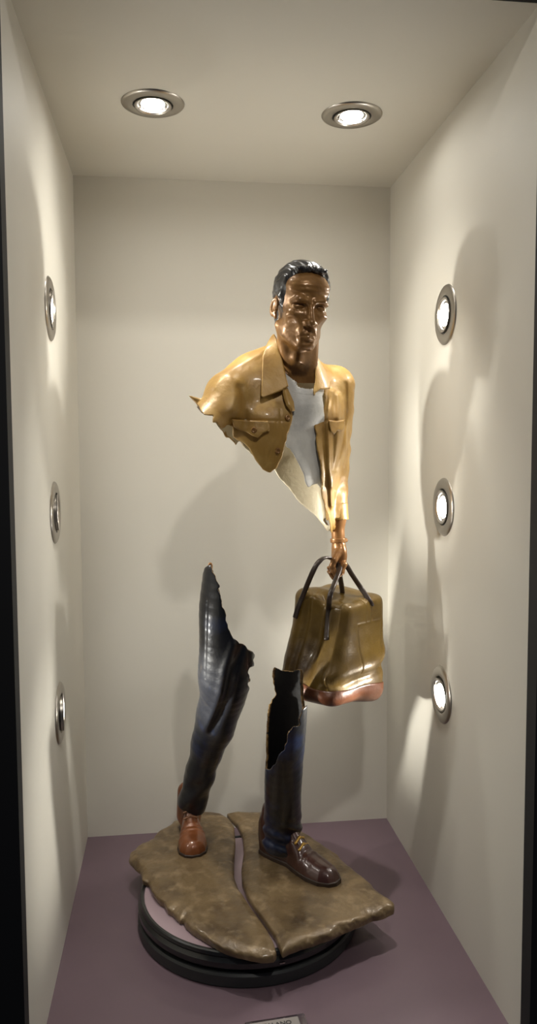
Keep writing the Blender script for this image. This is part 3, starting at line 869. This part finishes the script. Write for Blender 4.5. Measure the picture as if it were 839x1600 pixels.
LEGR = dense(LEGR_P, [r+.0020 for r in LEGR_R], 6)
def legr(P):
    d = chain(P, *LEGR, .0008)
    z = P[:, 2]; x = P[:, 0]; zb = RA[2]
    f = .0018*np.sin((z+.35*(x-RA[0])+.2*(P[:, 1]-RA[1]))*260+1.1*nz(P, 10))*(1-smooth(z, zb+.035, zb+.075))
    f = f+.0008*np.sin((z*.8-x*1.2)*80+1.5*nz(P, 8))*(1-smooth(z, zb+.16, zb+.2))
    return d-f-.0008*nz(P, 15)
FR_R = VR.pts(legr, [(390, 1360), (405, 1202), (409, 1197), (414, 1201), (421, 1200), (426, 1195), (433, 1187), (437, 1180), (444, 1173), (445, 1162), (450, 1152), (451, 1142), (458, 1135), (468, 1131), (470, 1118), (473, 1110), (478, 1104), (484, 1096), (490, 1088), (500, 1086), (500, 1360)])
BK_R = VR.pts(legr, [(390, 1360), (406, 1205), (407, 1190), (410, 1180), (407, 1172), (411, 1163), (407, 1153), (410, 1145), (407, 1133), (413, 1122), (411, 1113), (417, 1104), (415, 1097), (422, 1092), (428, 1080), (426, 1062), (427, 1046), (430, 1040), (445, 1038), (462, 1039), (476, 1041), (481, 1046), (480, 1060), (483, 1066), (482, 1078), (488, 1086), (500, 1086), (500, 1360)])


def legr_cut(P):
    U = VR.uv(P); f, b = poly2(U, FR_R), poly2(U, BK_R)
    # depth relative to the axis of the leg
    t = np.clip((P[:, 2]-RA[2])/(RF[2]-RA[2]), 0, 1); yc = RA[1]+(RF[1]-RA[1])*t
    k = smooth(P[:, 1]-yc, .002, .014)
    return f*(1-k)+b*k+.0018*nz(P, 48)+.0013*nz(P, 110)
def legr_s(P):
    d = legr(P); d = smax(d, -(d+LT), .001); d = smax(d, legr_cut(P), .0012)
    return smax(d, RA[2]-.004-P[:, 2]+.0015*nz(P, 25), .001)
sculpt('trouser_leg', legr_s, at(395, 1340, .36)-[.02, .2, .0], at(500, 1030, .33)+[.02, .12, .03], .0012, [M['denim'], M['denim_in'], M['rim']], statue, leg_pick(legr, lambda P: legr_cut(P)+(P[:, 2] < .12)*1., LT))
# ================================================================== travel bag
B_N = at(541, 950, .295)                  # nearest upright edge
E1 = np.array([-.075, .094, 0]); E2 = np.array([.085, .0676, 0])
BZT, BZB = at(540, 928, .300)[2], at(520, 1106, .290)[2]
l1, l2 = np.linalg.norm(E1), np.linalg.norm(E2)
BR = np.stack([E1/l1, E2/l2, [0, 0, 1]], 1)
BC = B_N+E1/2+E2/2; BC[2] = (BZT+BZB)/2; BH = (BZT-BZB)/2


def bq(P): return (P-BC.astype(F4))@BR.astype(F4)


def bag_f(P):
    q = bq(P); z = q[:, 2]
    q = q.copy()
    # the bottom of the end face bulges out, so its right hand edge leans
    z = np.where(z < 0, z/(1+.17*smooth(q[:, 1], -.03, .05)), z); q[:, 2] = z
    t = 1-smooth(z, -BH*.85, BH*.75)
    q[:, 1] = np.where(q[:, 1] < 0, q[:, 1]/(1+.036/(l2/2)*t), q[:, 1])
    d = rbox(q, (0, 0, 0), (l1/2, l2/2, BH), .020)
    d = smin(d, ell(q, (0, 0, -BH*.40), (l1*.53, l2*.52, BH*.66)), .02)
    # sagging top, lower towards the far right end
    top = z-(BH-.006-.008*bump(q[:, 1]-.01, .026)+.003*smooth(-q[:, 1], .02, .045)+.008*smooth(q[:, 0], -.03, .05)-.006*smooth(q[:, 1], .02, .05)-.014*smooth(-q[:, 0], -.01, .05)*smooth(-q[:, 1], -.02, .04))
    d = smax(d, top, .018)
    # gusset fold sunk into the end face
    gx = q[:, 0]-.004
    en = smooth(-q[:, 1], .008, .032)
    d = d+.0190*bump(gx+.004, .017)*en*smooth(z, -BH*.95, -BH*.1)
    d = d+.0050*bump(gx-.020, .005)*en*smooth(z, -BH, -BH*.4)
    # slumped creases on the long side
    d = d+.004*bump(z+BH*.52-.25*q[:, 1], .008)*smooth(-q[:, 0], .035, .05)-.004*bump(z+BH*.30-.2*q[:, 1], .014)*smooth(-q[:, 0], .035, .05)
    return d-.0010*nz(P, 16)-.00025*nz(P, 70)


def bag_s(P):
    d = bag_f(P); q = bq(P)
    # stitched panel outline on the long side that faces right (-first axis side)
    s = np.maximum(np.abs(q[:, 1]-.006)-.030, np.abs(q[:, 2]+.004)-.040)
    d = d+.0013*bump(s, .0014)*smooth(-q[:, 0], .035, .05)
    for yy in (-.002, .010):
        d = d+.0012*bump(q[:, 1]-yy, .0016)*smooth(-q[:, 0], .035, .05)*smooth(q[:, 2], .036, .040)
    # sewn welt along both edges of the end face
    e = np.abs(q[:, 0]+.5*l1-.012)
    d = d-.0016*bump(e, .003)*smooth(-q[:, 1], .02, .04)
    return d
lo, hi = BC-[.12, .12, .11], BC+[.12, .12, .11]
sculpt('travel_bag', bag_s, lo, hi, .0013, M['bag'], statue)
BAG = bpy.data.objects['travel_bag']


def bag_base(P):
    q = bq(P); lev = -BH*(1+.17*smooth(q[:, 1], -.03, .05))+.030+.004*np.sin(q[:, 1]*40)+.003*np.sin(q[:, 0]*50)
    return smax(smax(bag_f(P)-.0018, -(bag_f(P)+.003), .001), q[:, 2]-lev, .002)
sculpt('base_panel', bag_base, lo, hi-[0, 0, .12], .0013, M['bag_base'], BAG)


def ribbon(name, pts, wd, th, m, parent, side):
    """flat strap swept along a smooth curve; side = direction across the strap"""
    pts = np.asarray(pts, float); n = len(pts); C = []
    for i in range(n-1):
        p0, p1, p2, p3 = pts[max(i-1, 0)], pts[i], pts[i+1], pts[min(i+2, n-1)]
        for t in np.linspace(0, 1, 8, endpoint=False):
            C.append(.5*((2*p1)+(-p0+p2)*t+(2*p0-5*p1+4*p2-p3)*t*t+(-p0+3*p1-3*p2+p3)*t**3))
    C.append(pts[-1]); C = np.array(C); V, Fc = [], []
    T_ = np.gradient(C, axis=0); T_ /= np.linalg.norm(T_, axis=1)[:, None]
    m8 = 12; side = np.asarray(side, float)
    for i, (c, t) in enumerate(zip(C, T_)):
        sd = side-t*(side@t); sd /= np.linalg.norm(sd); nn = np.cross(t, sd)
        for k in range(m8):
            a = 2*math.pi*k/m8; ca, sa = math.cos(a), math.sin(a)
            V.append(c+sd*wd/2*np.sign(ca)*abs(ca)**.6+nn*th/2*np.sign(sa)*abs(sa)**.6)
    for i in range(len(C)-1):
        for k in range(m8):
            j = (k+1) % m8; Fc.append((i*m8+k, i*m8+j, (i+1)*m8+j, (i+1)*m8+k))
    Fc.append(tuple(range(m8))[::-1]); Fc.append(tuple((len(C)-1)*m8+k for k in range(m8)))
    return raw(name, V, Fc, m, parent)


G = at(527, 893, .328)                      # the grip
def onbag(px, py, lift=.0):
    p = march(bag_s, px, py); return p-ray(px, py)*lift
sd = np.array([.75, -.55, .1])
a0 = onbag(461, 965, .003); am = onbag(466, 948, .006); a1 = onbag(473, 931, .008)
c0 = onbag(510, 1000, .002); c1 = onbag(513, 955, .003)
ribbon('strap', [a0, am, a1, at(488, 895, .318), at(499, 877, .310), at(510, 871, .318), at(522, 876, .326), at(529, 888, .332), at(532, 905, .345), at(535, 925, .372), at(536, 945, .39)], .0085, .0045, M['strap'], BAG, sd)
ribbon('strap', [c0, c1, at(516, 930, .285), at(524, 908, .300), at(530, 892, .316), at(533, 880, .328), at(540, 882, .338), at(550, 898, .345), at(562, 916, .352), onbag(577, 938, .002), onbag(581, 946, -.002)], .0085, .0045, M['strap'], BAG, sd)

# ================================================================== forearm and hand
def fing(P, pts, r0, r1): return chain(P, pts, list(np.linspace(r0, r1, len(pts))), .003)
HBK = at(530, 868, .338)


def hand_s(P):
    d = chain(P, [CU_R+(EL_R-CU_R)*.25, CU_R, WR_R-[0, 0, .004]], [.0150, .0125, .0098], .012)
    d = smin(d, ell(P, HBK, (.0105, .0165, .0215), np.array(Matrix.Rotation(math.radians(24), 3, 'Z'))), .010)
    # knuckle row runs from the front (near the viewer) to the back; fingers close round the straps
    for i, (ky, kz, L) in enumerate(((-.0150, -.0130, .95), (-.0055, -.0165, 1.05), (.0040, -.0160, 1.0), (.0125, -.0125, .85))):
        k = HBK+np.array([.0015+.35*ky*-.4, ky, kz])
        p1 = k+np.array([-.0035, -.0005, -.0125])*L
        p2 = p1+np.array([-.0085, .0, -.0045])*L
        p3 = p2+np.array([-.0050, .0, .0065])*L
        f = fing(P, [k, p1, p2, p3], .0049-.0003*i, .0036)
        d = smin(d, f, .0022)
        d = smin(d, sph(P, k+np.array([.0012, 0, .001]), .0050), .003)
    th0 = HBK+np.array([-.0040, -.0105, .0070])
    d = smin(d, fing(P, [th0, th0+np.array([-.0075, -.0055, -.0115]), th0+np.array([-.0105, -.0045, -.0215]), th0+np.array([-.0095, -.0015, -.0290])], .0060, .0040), .003)
    return d-.0004*nz(P, 60)
sculpt('hand', hand_s, HBK-[.035, .045, .05], HBK+[.035, .05, .09], .0008, M['hand'], statue)
HAND = bpy.data.objects['hand']
ax = (WR_R-CU_R)/np.linalg.norm(WR_R-CU_R); WB = WR_R-ax*.006


def band(P):
    h = (P-WB.astype(F4))@ax.astype(F4); r = ln((P-WB.astype(F4))-h[:, None]*ax.astype(F4)[None])
    d = smax(np.abs(r-.0118)-.0016, np.abs(h)-.0036, .001)
    return smin(d, sph(P, WB+np.array([.0125, -.003, 0]), .0026), .002)
sculpt('wristband', band, WB-.025, WB+.025, .0007, M['hand'], HAND)
